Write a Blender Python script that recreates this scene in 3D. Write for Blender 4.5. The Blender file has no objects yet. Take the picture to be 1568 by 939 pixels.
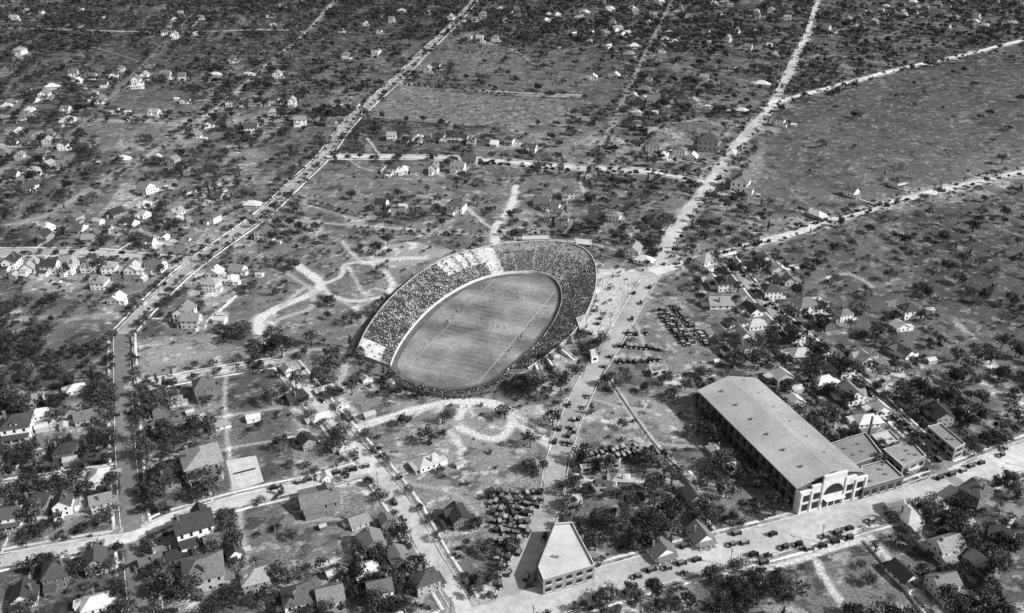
import bpy, bmesh, math, random, time
import numpy as np
from mathutils import Vector, Matrix
random.seed(11); rng=np.random.default_rng(11)
scene=bpy.context.scene
COL=scene.collection

# ---------------------------------------------------------------- survey
# Plan points were read off the aerial photograph; R() rectifies a reading
# onto the level plane of height z and returns ground metres (x east, y north).
ALT=240.0; FOC=1400.0; TILT=math.atan(720/1400.0)
CT,ST=math.cos(TILT),math.sin(TILT)
def R(u,v,z=0.0):
    X=u-784.0; Y=470.0-v
    f=FOC*CT+Y*ST; up=-FOC*ST+Y*CT
    k=(ALT-z)/(-up)
    return (X*k,f*k)
def RL(pts,z=0.0): return [R(a,b,z) for a,b in pts]

# ---------------------------------------------------------------- materials
def new_mat(name):
    m=bpy.data.materials.new(name); m.use_nodes=True
    nt=m.node_tree; b=nt.nodes['Principled BSDF']
    b.inputs['Roughness'].default_value=0.9
    b.inputs['Specular IOR Level'].default_value=0.15
    return m,nt,b
def math_node(nt,op,a,b):
    n=nt.nodes.new('ShaderNodeMath'); n.operation=op
    for i,v in enumerate((a,b)):
        if isinstance(v,(int,float)): n.inputs[i].default_value=v
        else: nt.links.new(v,n.inputs[i])
    return n.outputs[0]
def maprange(nt,src,a,b,c,d):
    n=nt.nodes.new('ShaderNodeMapRange'); nt.links.new(src,n.inputs[0])
    for i,v in enumerate((a,b,c,d)): n.inputs[i+1].default_value=v
    return n.outputs[0]
def noise(nt,scale,detail=2,rough=0.6,coord='Object'):
    t=nt.nodes.new('ShaderNodeTexCoord'); n=nt.nodes.new('ShaderNodeTexNoise')
    n.inputs['Scale'].default_value=scale; n.inputs['Detail'].default_value=detail
    n.inputs['Roughness'].default_value=rough
    nt.links.new(t.outputs[coord],n.inputs['Vector'])
    return n.outputs['Fac']
def grey(nt,b,val):
    c=nt.nodes.new('ShaderNodeCombineColor')
    for i in range(3): nt.links.new(val,c.inputs[i])
    nt.links.new(c.outputs[0],b.inputs['Base Color'])
def mat(name,alb,sc=0.6,var=0.25,rnd=None,attr=None,sc2=None,rough=0.9):
    m,nt,b=new_mat(name)
    b.inputs['Roughness'].default_value=rough
    v=maprange(nt,noise(nt,sc),0.3,0.7,1-var,1+var)
    if sc2: v=math_node(nt,'MULTIPLY',v,maprange(nt,noise(nt,sc2,4,0.7),0.3,0.7,1-var,1+var))
    if rnd:
        o=nt.nodes.new('ShaderNodeObjectInfo')
        r=math_node(nt,'POWER',o.outputs['Random'],rnd[2] if len(rnd)>2 else 1.0)
        v=math_node(nt,'MULTIPLY',v,maprange(nt,r,0,1,rnd[0],rnd[1]))
    else: v=math_node(nt,'MULTIPLY',v,alb)
    if attr:
        a=nt.nodes.new('ShaderNodeAttribute'); a.attribute_name=attr
        v=math_node(nt,'MULTIPLY',v,a.outputs['Fac'])
    grey(nt,b,v); return m
M_white=mat('white_painted_boards',0.85,1.0,0.06)
M_mid=mat('weathered_boards',0.4,1.0,0.2,rnd=(0.28,0.65))
M_brick=mat('brick',0.2,2.0,0.25,rnd=(0.12,0.28))
M_roof=mat('shingle_roof',0.15,1.2,0.25,rnd=(0.04,0.34,1.6),sc2=6)
M_tin=mat('tin_roof',0.5,0.3,0.15,rnd=(0.42,0.66))
M_trim=mat('white_trim',0.75,1,0.05)
M_glass=mat('window_glass',0.03,1,0.1,rough=0.2)
M_stone=mat('foundation_stone',0.25,2,0.2)
M_chim=mat('chimney_brick',0.18,3,0.2)
M_conc=mat('stadium_concrete',0.30,0.12,0.3,sc2=1.5)
M_conce=mat('pale_concrete',0.64,0.2,0.2,sc2=1.5)  # paler concrete for the empty stand sections and the ramps
M_concw=mat('whitewashed_concrete',0.64,0.3,0.2)
M_plank=mat('tarred_planks',0.12,0.5,0.35)
M_bank=mat('added_bank_turf',0.12,0.12,0.35,sc2=1.2)
M_kerb=mat('kerb_stone',0.62,0.25,0.35)
M_side=mat('sidewalk_concrete',0.62,0.06,0.3,sc2=0.7)
M_bark=mat('bark',0.07,3,0.3)
M_leaf=mat('foliage',0.06,0.5,0.3,rnd=(0.03,0.095),attr='tone')
M_fence=mat('whitewashed_fence',0.62,0.4,0.3)
M_pole=mat('wood_pole',0.12,2,0.2)
M_crowd=mat('clothing',1.0,1,0.05,attr='tone')
M_car=mat('car_paint',0.04,1,0.1,rnd=(0.015,0.10,2.0),rough=0.35)
M_top=mat('canvas_car_top',0.1,1,0.1,rnd=(0.03,0.45,1.6))
M_tyre=mat('tyre_rubber',0.03,1,0.1)
M_line=mat('lime_marking',0.65,0.3,0.3,sc2=1.2)
M_faint=mat('worn_lime_marking',0.42,0.1,0.3,sc2=1.2)
M_court=mat('court_clay',0.55,0.3,0.12)
M_dirt=mat('cinder_track',0.13,0.15,0.3,sc2=1.0)
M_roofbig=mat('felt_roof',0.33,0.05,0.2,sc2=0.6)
M_rooflow=mat('felt_roof_patched',0.26,0.05,0.2,sc2=0.8)
M_roofb2=mat('gravel_roof',0.56,0.1,0.16,sc2=1.5)
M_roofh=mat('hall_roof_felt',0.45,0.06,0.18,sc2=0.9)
ROADM={}
def road_mat(a):
    if a not in ROADM:
        m,nt,b=new_mat('road_surface_%02d'%int(a*100))
        v=maprange(nt,noise(nt,0.03,3,.6),0.32,0.68,0.70,1.24)
        v=math_node(nt,'MULTIPLY',v,maprange(nt,noise(nt,0.35,4,.75),0.32,0.68,0.78,1.2))
        v=math_node(nt,'MULTIPLY',v,a); grey(nt,b,v); ROADM[a]=m
    return ROADM[a]

# ---------------------------------------------------------------- mesh builder
class MB:
    def __init__(s): s.v=[];s.f=[];s.m=[];s.mats=[]
    def mi(s,m):
        if m not in s.mats: s.mats.append(m)
        return s.mats.index(m)
    def face(s,pts,m):
        b=len(s.v); s.v+= [tuple(p) for p in pts]; s.f.append(tuple(range(b,b+len(pts)))); s.m.append(s.mi(m))
    def hexa(s,p,m):
        b=len(s.v); s.v+=[tuple(q) for q in p]; k=s.mi(m)
        for f in ((3,2,1,0),(4,5,6,7),(0,1,5,4),(1,2,6,5),(2,3,7,6),(3,0,4,7)):
            s.f.append(tuple(b+i for i in f)); s.m.append(k)
    def box(s,x0,x1,y0,y1,z0,z1,m,tx=0,ty=0):
        s.hexa([(x0,y0,z0),(x1,y0,z0),(x1,y1,z0),(x0,y1,z0),
                (x0+tx,y0+ty,z1),(x1-tx,y0+ty,z1),(x1-tx,y1-ty,z1),(x0+tx,y1-ty,z1)],m)
    def slab(s,q,t,m):
        s.hexa([(p[0],p[1],p[2]-t) for p in q]+list(q),m)
    def cyl(s,c,axis,r,h,m,n=10,r2=None):
        r2=r if r2 is None else r2
        b=len(s.v); k=s.mi(m)
        for j,(rr,o) in enumerate(((r,0),(r2,h))):
            for i in range(n):
                a=2*math.pi*i/n; ca,sa=math.cos(a)*rr,math.sin(a)*rr
                if axis=='z': s.v.append((c[0]+ca,c[1]+sa,c[2]+o))
                elif axis=='x': s.v.append((c[0]+o,c[1]+ca,c[2]+sa))
                else: s.v.append((c[0]+ca,c[1]+o,c[2]+sa))
        for i in range(n):
            j=(i+1)%n; s.f.append((b+i,b+j,b+n+j,b+n+i)); s.m.append(k)
        s.f.append(tuple(b+i for i in range(n))[::-1]); s.m.append(k)
        s.f.append(tuple(b+n+i for i in range(n))); s.m.append(k)
    def mesh(s,name,attr=None):
        me=bpy.data.meshes.new(name); me.from_pydata(s.v,[],s.f)
        for m in s.mats: me.materials.append(m)
        me.polygons.foreach_set('material_index',s.m)
        me.update(); return me
def inst(name,me,x=0,y=0,z=0,rot=0,sc=1):
    o=bpy.data.objects.new(name,me); o.location=(x,y,z); o.rotation_euler=(0,0,rot)
    o.scale=(sc,sc,sc) if isinstance(sc,(int,float)) else sc
    COL.objects.link(o); return o
def np_mesh(name,V,Fq,mats,tone=None,tname='tone'):
    me=bpy.data.meshes.new(name)
    me.vertices.add(len(V)); me.vertices.foreach_set('co',np.asarray(V,np.float32).ravel())
    n=len(Fq); me.loops.add(n*4); me.polygons.add(n)
    me.loops.foreach_set('vertex_index',np.asarray(Fq,np.int32).ravel())
    me.polygons.foreach_set('loop_start',np.arange(0,n*4,4,dtype=np.int32))
    for m in mats: me.materials.append(m)
    if tone is not None:
        a=me.attributes.new(tname,'FLOAT','POINT'); a.data.foreach_set('value',np.asarray(tone,np.float32))
    me.update(calc_edges=True); return me

# ---------------------------------------------------------------- noise / raster
LAT=rng.random((512,512)).astype(np.float32)
def vnoise(X,Y,s,seed=0):
    x=X/s+seed*17.3+1000; y=Y/s+seed*5.7+1000
    xi=np.floor(x).astype(int); yi=np.floor(y).astype(int)
    fx=x-xi; fy=y-yi; fx=fx*fx*(3-2*fx); fy=fy*fy*(3-2*fy)
    a=LAT[xi%512,yi%512];b=LAT[(xi+1)%512,yi%512];c=LAT[xi%512,(yi+1)%512];d=LAT[(xi+1)%512,(yi+1)%512]
    return (a*(1-fx)+b*fx)*(1-fy)+(c*(1-fx)+d*fx)*fy
def fbm(X,Y,s,o=4,seed=0):
    r=0;w=0;a=1
    for i in range(o):
        c,q=math.cos(i*1.1+.4),math.sin(i*1.1+.4)
        r=r+a*vnoise(X*c-Y*q,X*q+Y*c,s/2**i,seed+i); w+=a; a*=0.6
    return r/w
class Raster:
    def __init__(s,xs,ys,val):
        s.xs=xs;s.ys=ys;s.X,s.Y=np.meshgrid(xs,ys); s.A=np.full(s.X.shape,val,np.float32)
        s.wx=(fbm(s.X,s.Y,9,3,40)-.5); s.wy=(fbm(s.X,s.Y,9,3,50)-.5)
    def win(s,x0,x1,y0,y1):
        i0,i1=np.searchsorted(s.xs,[x0,x1]);j0,j1=np.searchsorted(s.ys,[y0,y1])
        return slice(j0,j1),slice(i0,i1)
    def poly(s,pts,tone,k=1.0,warp=3.0,mul=False):
        P=np.array(pts); w=s.win(P[:,0].min()-6,P[:,0].max()+6,P[:,1].min()-6,P[:,1].max()+6)
        X=s.X[w]+s.wx[w]*warp; Y=s.Y[w]+s.wy[w]*warp
        ins=np.zeros(X.shape,bool); n=len(P)
        for i in range(n):
            x1,y1=P[i];x2,y2=P[(i+1)%n]
            if y1==y2: continue
            c=((y1>Y)!=(y2>Y))&(X<(x2-x1)*(Y-y1)/(y2-y1)+x1); ins^=c
        m=ins*k
        if mul: s.A[w]*=(1-m+m*tone)
        else: s.A[w]=s.A[w]*(1-m)+tone*m
    def line(s,pts,wd,tone,soft=1.0,k=1.0,warp=2.0,brk=0.0):
        P=np.array(pts)
        w=s.win(P[:,0].min()-wd-4,P[:,0].max()+wd+4,P[:,1].min()-wd-4,P[:,1].max()+wd+4)
        X=s.X[w]+s.wx[w]*warp; Y=s.Y[w]+s.wy[w]*warp
        if X.size==0: return
        D=np.full(X.shape,1e9,np.float32)
        for i in range(len(P)-1):
            a=P[i];d=P[i+1]-a;L=max((d**2).sum(),1e-6)
            t=np.clip(((X-a[0])*d[0]+(Y-a[1])*d[1])/L,0,1)
            D=np.minimum(D,np.hypot(X-a[0]-t*d[0],Y-a[1]-t*d[1]))
        m=np.clip((wd/2+soft-D)/(2*soft),0,1)*k
        if brk: m*=np.clip((fbm(X,Y,14,3,77)-brk)*6,0,1)
        s.A[w]=s.A[w]*(1-m)+tone*m
def catmull(P,step=6.0):
    P=[np.array(p,float) for p in P]
    if len(P)<3:
        n=max(2,int(np.linalg.norm(P[1]-P[0])/step)+1)
        return np.array([P[0]+(P[1]-P[0])*t for t in np.linspace(0,1,n)])
    Q=[2*P[0]-P[1]]+P+[2*P[-1]-P[-2]]; out=[]
    for i in range(1,len(Q)-2):
        n=max(1,int(np.linalg.norm(Q[i+1]-Q[i])/step))
        for k in range(n):
            t=k/n; a,b,c,d=Q[i-1],Q[i],Q[i+1],Q[i+2]
            out.append(0.5*((2*b)+(c-a)*t+(2*a-5*b+4*c-d)*t*t+(3*b-a-3*c+d)*t**3))
    out.append(P[-1]); return np.array(out)

# ---------------------------------------------------------------- roads
# (points, width m, albedo, sidewalks, tree spacing, car chance, house spacing)
ROADS=[
 ([(186,512),(188,600),(194,720),(204,830),(216,939),(222,1010)],7,.20,1,6,.05,0),
 ([(186,512),(240,455),(300,402),(400,330),(450,283),(495,240),(540,183),(610,120),(652,78),(700,32),(730,-5),(760,-40)],7,.38,1,8,.12,0),
 ([(-60,178),(70,180),(190,186),(300,190),(400,187),(540,180)],7,.30,0,11,.03,40),
 ([(495,241),(600,241),(720,244),(880,257),(1000,264),(1080,280)],7.5,.62,1,11,.3,0),
 ([(1262,-40),(1243,35),(1217,92),(1185,158),(1130,222),(1090,278),(1055,325),(1032,355),(1018,390),(1000,418)],9,.54,0,11,.2,0),
 ([(1000,418),(972,465),(935,530),(898,590),(872,650),(853,710),(842,770),(815,835),(785,900),(760,975)],9,.40,0,0,.3,0),
 ([(1000,418),(1100,391),(1200,362),(1300,331),(1400,302),(1568,264),(1680,240)],8,.66,0,11,.4,0),
 ([(640,985),(760,945),(860,912),(970,880),(1080,850),(1200,820),(1300,790),(1400,762),(1568,697),(1700,650)],14.5,.54,1,14,.25,0),
 ([(438,558),(480,610),(540,680),(572,715),(620,780),(655,845),(692,905),(730,970)],7,.54,1,10,.15,0),
 ([(572,715),(480,740),(360,768),(250,800),(205,822),(100,840),(0,858),(-80,872)],6,.58,1,11,.1,0),
 ([(190,594),(260,583),(330,570),(438,553)],4.5,.42,1,10,.1,0),
 ([(1112,393),(1150,440),(1185,478),(1262,545),(1335,605),(1392,660),(1440,705)],5,.38,1,8,.5,22),
 ([(-60,388),(50,386),(150,388),(215,395),(298,402)],7,.42,1,10,.2,26),
 ([(20,345),(75,328),(135,292),(185,262),(250,225),(300,192)],6,.32,0,11,.05,0),
 ([(300,192),(360,145),(410,100),(468,52),(510,5),(540,-30)],6,.38,0,12,.03,0),
 ([(-40,42),(80,45),(250,50),(412,46),(470,50)],6,.38,0,12,.03,0),
 ([(1185,158),(1290,130),(1388,104),(1480,84),(1568,62),(1680,40)],8.5,.68,0,20,.05,0),
 ([(1270,55),(1340,30),(1425,5),(1500,-20)],7,.44,0,14,.05,34),
 ([(940,188),(962,140),(985,90),(1010,40),(1030,0)],5,.28,0,12,.1,30),
 ([(905,255),(925,215),(940,188)],4.5,.34,0,12,.1,0),
 ([(0,748),(80,736),(186,722)],5.5,.44,1,10,.1,0),
 ([(1568,790),(1500,760),(1440,722)],5.5,.3,0,10,.1,0),
 ([(610,128),(700,137),(800,143),(900,147)],4.5,.38,0,8,.05,0),
 ([(655,78),(800,85),(900,72),(1000,60),(1210,80)],5,.18,0,10,.05,40),
 ([(-60,300),(40,260),(120,200),(180,140),(240,80),(300,20)],5,.2,0,10,.03,40),
 ([(210,395),(150,460),(80,490),(-40,500)],4,.16,0,8,.03,0),
 ([(200,292),(290,315),(390,335)],5,.24,0,8,.05,28),
 ([(700,30),(850,30),(1000,18),(1240,30)],5,.18,0,10,.05,40),
]
RD=[]
for i,(p,w,a,sw,ts,cc,hs) in enumerate(ROADS):
    P=catmull(RL(p),5.0); RD.append(dict(P=P,w=w,a=a,sw=sw,ts=ts,cc=cc,hs=hs,i=i))
ALLP=np.concatenate([r['P'] for r in RD]); ALLW=np.concatenate([np.full(len(r['P']),r['w']/2) for r in RD])
ALLI=np.concatenate([np.full(len(r['P']),r['i']) for r in RD])
ALLT=np.concatenate([np.arctan2(*np.gradient(r['P'],axis=0)[:,::-1].T) for r in RD])
def near_other(x,y,i,pad):
    d=np.hypot(ALLP[:,0]-x,ALLP[:,1]-y); m=(ALLI!=i)&(d<ALLW+pad); return bool(m.any())
def road_angle(x,y):
    d=np.hypot(ALLP[:,0]-x,ALLP[:,1]-y)-ALLW; k=int(d.argmin()); a=float(ALLT[k])
    dx,dy=ALLP[k]-np.array([x,y])
    n=math.atan2(dy,dx)+math.pi/2
    q=round((n-a)/(math.pi/2)); return a+q*math.pi/2, float(d[k])
def offset(P,d):
    T=np.gradient(P,axis=0); T/=np.linalg.norm(T,axis=1)[:,None]+1e-9
    return P+np.stack([T[:,1],-T[:,0]],1)*(d if np.isscalar(d) else np.asarray(d)[:,None]),T
def ribbon(name,P,w,z,m,jit=0.0,base=None):
    n=len(P); j1=rng.normal(0,jit,n) if jit else np.zeros(n); j2=rng.normal(0,jit,n) if jit else np.zeros(n)
    A,_=offset(P,-w/2+j1);B,_=offset(P,w/2+j2)
    V=[(x,y,z) for x,y in A]+[(x,y,z) for x,y in B]; F=[(i,n+i,n+i+1,i+1) for i in range(n-1)]
    if base is not None:
        V+=[(x,y,base) for x,y in A]+[(x,y,base) for x,y in B]
        F+=[(2*n+i,i,i+1,2*n+i+1) for i in range(n-1)]+[(n+i,3*n+i,3*n+i+1,n+i+1) for i in range(n-1)]
    return V,F
def emit(name,parts,m):
    V=[];F=[]
    for v,f in parts:
        b=len(V); V+=v; F+=[tuple(b+i for i in q) for q in f]
    if not V: return
    inst(name,np_mesh(name,V,F,[m]))
for r in RD:
    i=r['i']; z=0.03+0.004*i
    emit('street',[ribbon('s',r['P'],r['w'],z,None,0.5)],road_mat(r['a']))
    def pieces(off):
        Q,_=offset(r['P'],off); Q=catmull(Q[::2],3.0) if len(Q)>5 else Q
        out=[];cur=[]
        for x,y in Q:
            if near_other(x,y,i,1.5):
                if len(cur)>3: out.append(np.array(cur))
                cur=[]
            else: cur.append((x,y))
        if len(cur)>3: out.append(np.array(cur))
        return out
    if r['sw'] or r['w']>=9:
        emit('kerb',[ribbon('k',q,0.35,z+0.13,None,0,0.0) for s in(-1,1) for q in pieces(s*(r['w']/2+0.6))],M_kerb)
    if r['sw']:
        emit('sidewalk',[ribbon('k',q,1.5,0.15+0.003*i+(0.001 if s>0 else 0),None,0.08,0.0) for s in(-1,1) for q in pieces(s*(r['w']/2+3.2))],M_side)

# ---------------------------------------------------------------- occupancy
occ=Raster(np.arange(-1150,1150,2.0),np.arange(100,1950,2.0),0.0)
occ.wx*=0;occ.wy*=0
dens=Raster(occ.xs,occ.ys,0.65)
nohouse=Raster(occ.xs,occ.ys,0.0)
for r in RD: occ.line(r['P'],r['w']+2.0,1.0,0.1)
def at(Rs,x,y):
    i=int((x+1150)/2);j=int((y-100)/2)
    if 0<=i<len(Rs.xs) and 0<=j<len(Rs.ys): return float(Rs.A[j,i])
    return 1.0

# ---------------------------------------------------------------- ground sheet
xs=np.concatenate([[-14000,-7000,-4000,-2500,-1600],np.arange(-1150,-420,2.6),np.arange(-420,420,1.1),np.arange(420,1150,2.6),[1600,2500,4000,7000,14000]])
yy=[190.0]
while yy[-1]<1700: yy.append(yy[-1]+max(0.85,yy[-1]/450))
ys=np.concatenate([[-3000,-800,0,100,150],yy,[1900,2300,3200,5000,9000,16000]])
g=Raster(xs,ys,0.085)
X,Y=g.X,g.Y
n1=fbm(X,Y,120,4,1); n2=fbm(X,Y,28,4,9); n3=fbm(X,Y,5,4,20)
g.A=(0.05+0.10*np.clip((n1-.3)/.4,0,1)**1.4+0.08*np.clip((n2-.35)/.3,0,1)).astype(np.float32)
lot=np.floor((X*0.97+Y*0.24)/15)*7+np.floor((-X*0.24+Y*0.97)/27)*13
g.A*=(0.6+0.8*LAT[(lot.astype(int)*31)%512,(lot.astype(int)*7)%512])
FIELDS=[ # polygon, tone, tree density, warp
 ([(1205,168),(1390,114),(1700,45),(1700,228),(1568,256),(1400,290),(1260,330),(1120,300),(1190,205)],.085,.04,4),
 ([(566,180),(606,136),(800,149),(895,155),(860,192),(700,192)],.19,.0,2),
 ([(208,522),(255,514),(330,522),(395,540),(330,566),(208,590)],.20,.0,1),
 ([(336,582),(412,572),(420,615),(344,632)],.075,.0,0),
 ([(372,790),(470,752),(545,745),(600,800),(560,828),(540,846),(400,872),(375,860)],.12,.06,1),
 ([(605,745),(700,722),(800,745),(820,772),(760,800),(660,800)],.16,.12,3),
 ([(545,660),(600,640),(700,625),(850,640),(840,700),(780,730),(600,735)],.15,.16,4),
 ([(930,585),(1060,600),(1200,770),(1120,790),(1040,740),(960,640)],.15,.25,4),
 ([(880,610),(960,640),(1000,690),(900,715),(865,700)],.17,.16,3),
 ([(120,186),(300,196),(240,225),(150,215),(110,205)],.13,.02,2),
 ([(150,135),(280,140),(300,180),(165,172)],.12,.03,2),
 ([(0,495),(160,490),(165,560),(0,575)],.065,.1,2),
 ([(30,450),(150,440),(160,480),(30,485)],.08,.1,2),
 ([(420,300),(500,250),(700,268),(690,290),(600,330),(430,335)],.12,.2,3),
 ([(600,60),(900,80),(880,140),(640,125)],.15,.18,3),
 ([(860,60),(960,90),(950,180),(880,180)],.12,.2,3),
 ([(1380,330),(1700,260),(1700,600),(1560,600),(1500,520),(1400,430)],.05,.4,5),
 ([(1150,400),(1350,340),(1420,440),(1500,540),(1380,560),(1300,500),(1220,450)],.08,.4,4),
 ([(1190,880),(1320,830),(1370,880),(1430,960),(1230,960)],.12,.18,2),
 ([(400,370),(560,360),(660,400),(560,480),(540,540),(420,560),(380,520),(390,440)],.13,.5,5),
 ([(940,440),(1000,430),(1110,530),(1090,575),(940,575),(920,560)],.16,.05,3),
 ([(1000,410),(1110,400),(1200,500),(1110,520)],.12,.6,3),
 ([(740,270),(900,275),(900,330),(760,350)],.14,.2,3),
 ([(1090,215),(1150,215),(1110,290),(1080,300)],.12,.25,2),
 ([(370,20),(650,10),(600,70),(480,110),(420,110)],.08,.5,3),
 ([(100,60),(400,60),(380,100),(180,110)],.065,.2,2),
 ([(60,270),(200,270),(150,330),(60,360)],.09,.45,2),
 ([(420,215),(480,180),(500,235),(430,270)],.10,.2,2),
 ([(210,400),(300,420),(230,470),(170,480)],.10,.3,2),
 ([(780,730),(830,740),(835,800),(780,880),(740,820)],.22,.04,2),
 ([(335,640),(430,640),(440,690),(345,700)],.10,.15,1),
]
for p,t,d,wp in FIELDS:
    q=RL(p); g.poly(q,t,0.75,wp); dens.poly(q,d,1,0)
    if d<0.25: nohouse.poly(q,1,1,0)
for p,d in [([(-60,-60),(1200,-60),(1180,60),(900,70),(400,20),(-60,120)],1.0),([(-60,100),(80,100),(60,900),(-60,900)],1.1),
            ([(900,780),(1060,790),(1060,860),(980,880),(900,880)],1.3),([(1060,640),(1210,790),(1160,800),(1090,760)],1.3),
            ([(1060,260),(1130,300),(1060,400),(980,400)],1.0),([(870,720),(1000,700),(1060,790),(900,790)],1.0),
            ([(620,860),(800,880),(780,939),(620,960)],1.1),([(740,340),(1000,340),(1000,400),(920,380),(760,370)],1.1),
            ([(1400,600),(1568,600),(1568,680),(1440,700)],1.1),([(1360,800),(1568,720),(1568,960),(1420,939)],1.2),
            ([(250,180),(560,195),(560,230),(480,250),(250,215)],.9),([(400,540),(540,560),(520,620),(440,600)],1.1),
            ([(190,600),(330,640),(360,760),(200,810)],1.1),([(0,590),(180,600),(190,820),(0,840)],1.2),([(210,830),(370,780),(380,939),(210,939)],1.2),
            ([(380,880),(620,840),(640,960),(380,960)],1.2),([(900,880),(1180,870),(1240,960),(900,960)],1.1),
            ([(1090,400),(1240,480),(1420,640),(1330,660),(1180,540)],1.1)]:
    dens.poly(RL(p),d,1,0)
def dirt(p,w,t,soft=1.2,k=.9,brk=0.0,dens0=True):
    q=catmull(RL(p),5); g.line(q,w,t,soft,k,2.5,brk)
    if dens0: dens.line(q,w+3,-0.2,.5)
g.A*=(0.60+0.80*n3)*(0.75+0.5*fbm(X,Y,2.2,3,70))
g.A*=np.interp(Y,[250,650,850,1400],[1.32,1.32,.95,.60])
for p,t,k in [([(560,378),(640,372),(690,382),(640,405),(580,412),(550,395)],.42,.7),([(915,412),(985,418),(965,470),(915,520),(895,500),(910,460)],.58,.8),
   ([(780,580),(850,545),(890,545),(890,600),(820,610)],.44,.6),([(915,640),(965,635),(970,665),(925,660)],.5,.6),
   ([(385,485),(415,475),(420,520),(400,530)],.46,.6),([(380,395),(400,390),(470,440),(440,445)],.22,.4),([(850,620),(880,600),(870,700),(840,690)],.5,.6),
   ([(520,600),(600,580),(600,600),(560,640)],.3,.5),([(760,345),(790,285),(800,290),(775,350)],.42,.5),([(690,640),(720,620),(790,640),(770,690),(700,680)],.34,.45),
   ([(1000,620),(1060,630),(1090,690),(1040,690)],.4,.5),([(1020,300),(1150,220),(1175,250),(1110,290)],.24,.5),
   ([(480,740),(520,750),(530,780),(480,790)],.3,.5),([(1140,240),(1170,230),(1180,270),(1150,280)],.26,.4),([(430,590),(520,600),(540,650),(500,660)],.3,.45),
   ([(225,530),(290,525),(320,545),(230,560)],.34,.6),([(820,790),(845,790),(830,850),(800,850)],.55,.7),([(1440,330),(1500,330),(1560,350),(1480,360)],.14,.5),
   ([(660,700),(760,690),(780,730),(690,740)],.28,.5),([(900,600),(1000,605),(1020,650),(930,630)],.32,.5),([(740,900),(800,890),(790,939),(720,945)],.6,.7),
   ([(560,480),(600,440),(650,400),(690,380),(670,372),(600,400),(540,470)],.3,.5)]:
    g.poly(RL(p),t,k,14)
PATHS=[([(400,528),(398,490),(430,470),(475,452),(490,436),(470,418),(452,405)],6,.66),([(430,470),(470,440),(480,470),(455,480),(425,490),(412,510)],3.5,.42),
 ([(490,436),(520,425),(530,405),(560,403),(590,415),(600,440),(585,455),(550,462),(510,455),(490,436)],3.5,.58),
 ([(560,403),(600,398),(650,395)],5,.58),([(525,370),(545,395),(560,405)],3,.46),([(600,440),(640,430)],2.5,.42),([(530,405),(570,470)],2.5,.40),
 ([(440,420),(490,450),(540,470),(560,500)],2.5,.38),([(545,656),(620,632),(690,616),(740,618),(785,632)],5,.68),
 ([(700,640),(725,615),(765,620),(785,645),(770,670),(735,670),(705,655)],4,.64),([(690,660),(710,690)],3,.55),([(785,645),(850,690)],4,.6),
 ([(785,632),(830,660)],3,.5),([(790,285),(780,320),(757,352),(760,375)],5,.64),([(715,318),(757,352),(800,350)],3,.46),([(450,338),(600,350),(755,362),(905,374),(1000,408)],3,.38),
 ([(895,300),(890,275),(905,255)],3,.5),([(930,575),(960,622),(1000,678),(1042,722),(1085,770)],2.5,.6),([(1000,678),(1100,690)],2,.36),([(560,210),(580,235)],2,.48),
 ([(1255,430),(1300,420),(1335,440),(1320,445)],3,.36),([(300,508),(360,455)],2,.6),([(370,905),(440,880),(532,853)],2.4,.68),([(1330,822),(1380,880),(1440,950)],2.4,.6),
 ([(1250,860),(1285,920)],3,.6),([(1150,878),(1320,826)],3,.6),([(345,560),(345,640),(360,765)],1.8,.44),([(430,560),(455,640),(470,690)],1.8,.4),
 ([(365,770),(375,860),(385,905)],1.8,.46),([(450,800),(520,795),(560,810)],2,.36),([(205,660),(330,640),(430,625)],1.8,.42),([(205,700),(330,690),(480,665)],1.8,.4),
 ([(540,540),(520,600),(560,650)],3.5,.44),([(1060,265),(1130,240)],2,.5),([(520,235),(560,260),(600,262)],2,.36),([(600,270),(740,296),(900,300)],2,.26),
 ([(900,700),(1000,680)],2,.44),([(910,745),(1000,735)],2,.4),([(640,300),(700,310)],2,.42),([(420,300),(560,340)],1.8,.32),
 ([(200,290),(220,330),(300,340)],1.8,.36),([(60,350),(150,345),(290,375)],1.8,.36),([(100,60),(200,90),(240,110)],2,.28),([(700,60),(780,75),(820,100)],2,.34),
 ([(0,600),(180,605)],1.8,.36),([(0,680),(185,660)],1.8,.36),([(0,800),(190,780)],1.8,.34),([(860,735),(850,780),(850,800)],3,.5),
 ([(880,600),(930,620),(1000,630)],2,.4),([(620,740),(700,760),(740,800)],2,.36),([(600,830),(640,800)],2,.36),([(400,560),(420,545),(440,540),(545,530)],3,.36),([(950,440),(1000,560)],2.5,.4)]
for p,w,t in PATHS: dirt(p,w,t,0.7,.92)
for r in RD: g.line(r['P'],r['w']+6,min(.42,r['a']*.62+.05),2.0,.6,6.0,.32)
cr=fbm(X,Y,4,3,33); g.A=np.where((cr>.67),np.maximum(g.A*1.9,.22),g.A)
cr=fbm(X,Y,7,3,63); g.A=np.where((cr<.33)&(g.A<.3),g.A*.5,g.A)
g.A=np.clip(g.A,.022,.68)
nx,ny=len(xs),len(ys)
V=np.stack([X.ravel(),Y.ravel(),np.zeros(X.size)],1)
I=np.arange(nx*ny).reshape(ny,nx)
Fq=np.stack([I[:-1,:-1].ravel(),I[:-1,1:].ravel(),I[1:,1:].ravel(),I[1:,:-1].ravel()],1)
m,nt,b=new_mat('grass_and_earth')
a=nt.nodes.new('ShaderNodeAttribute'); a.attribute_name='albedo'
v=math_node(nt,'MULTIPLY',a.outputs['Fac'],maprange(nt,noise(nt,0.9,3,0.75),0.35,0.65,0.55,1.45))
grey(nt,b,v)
inst('ground',np_mesh('ground',V,Fq,[m],g.A.ravel(),'albedo'))

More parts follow.
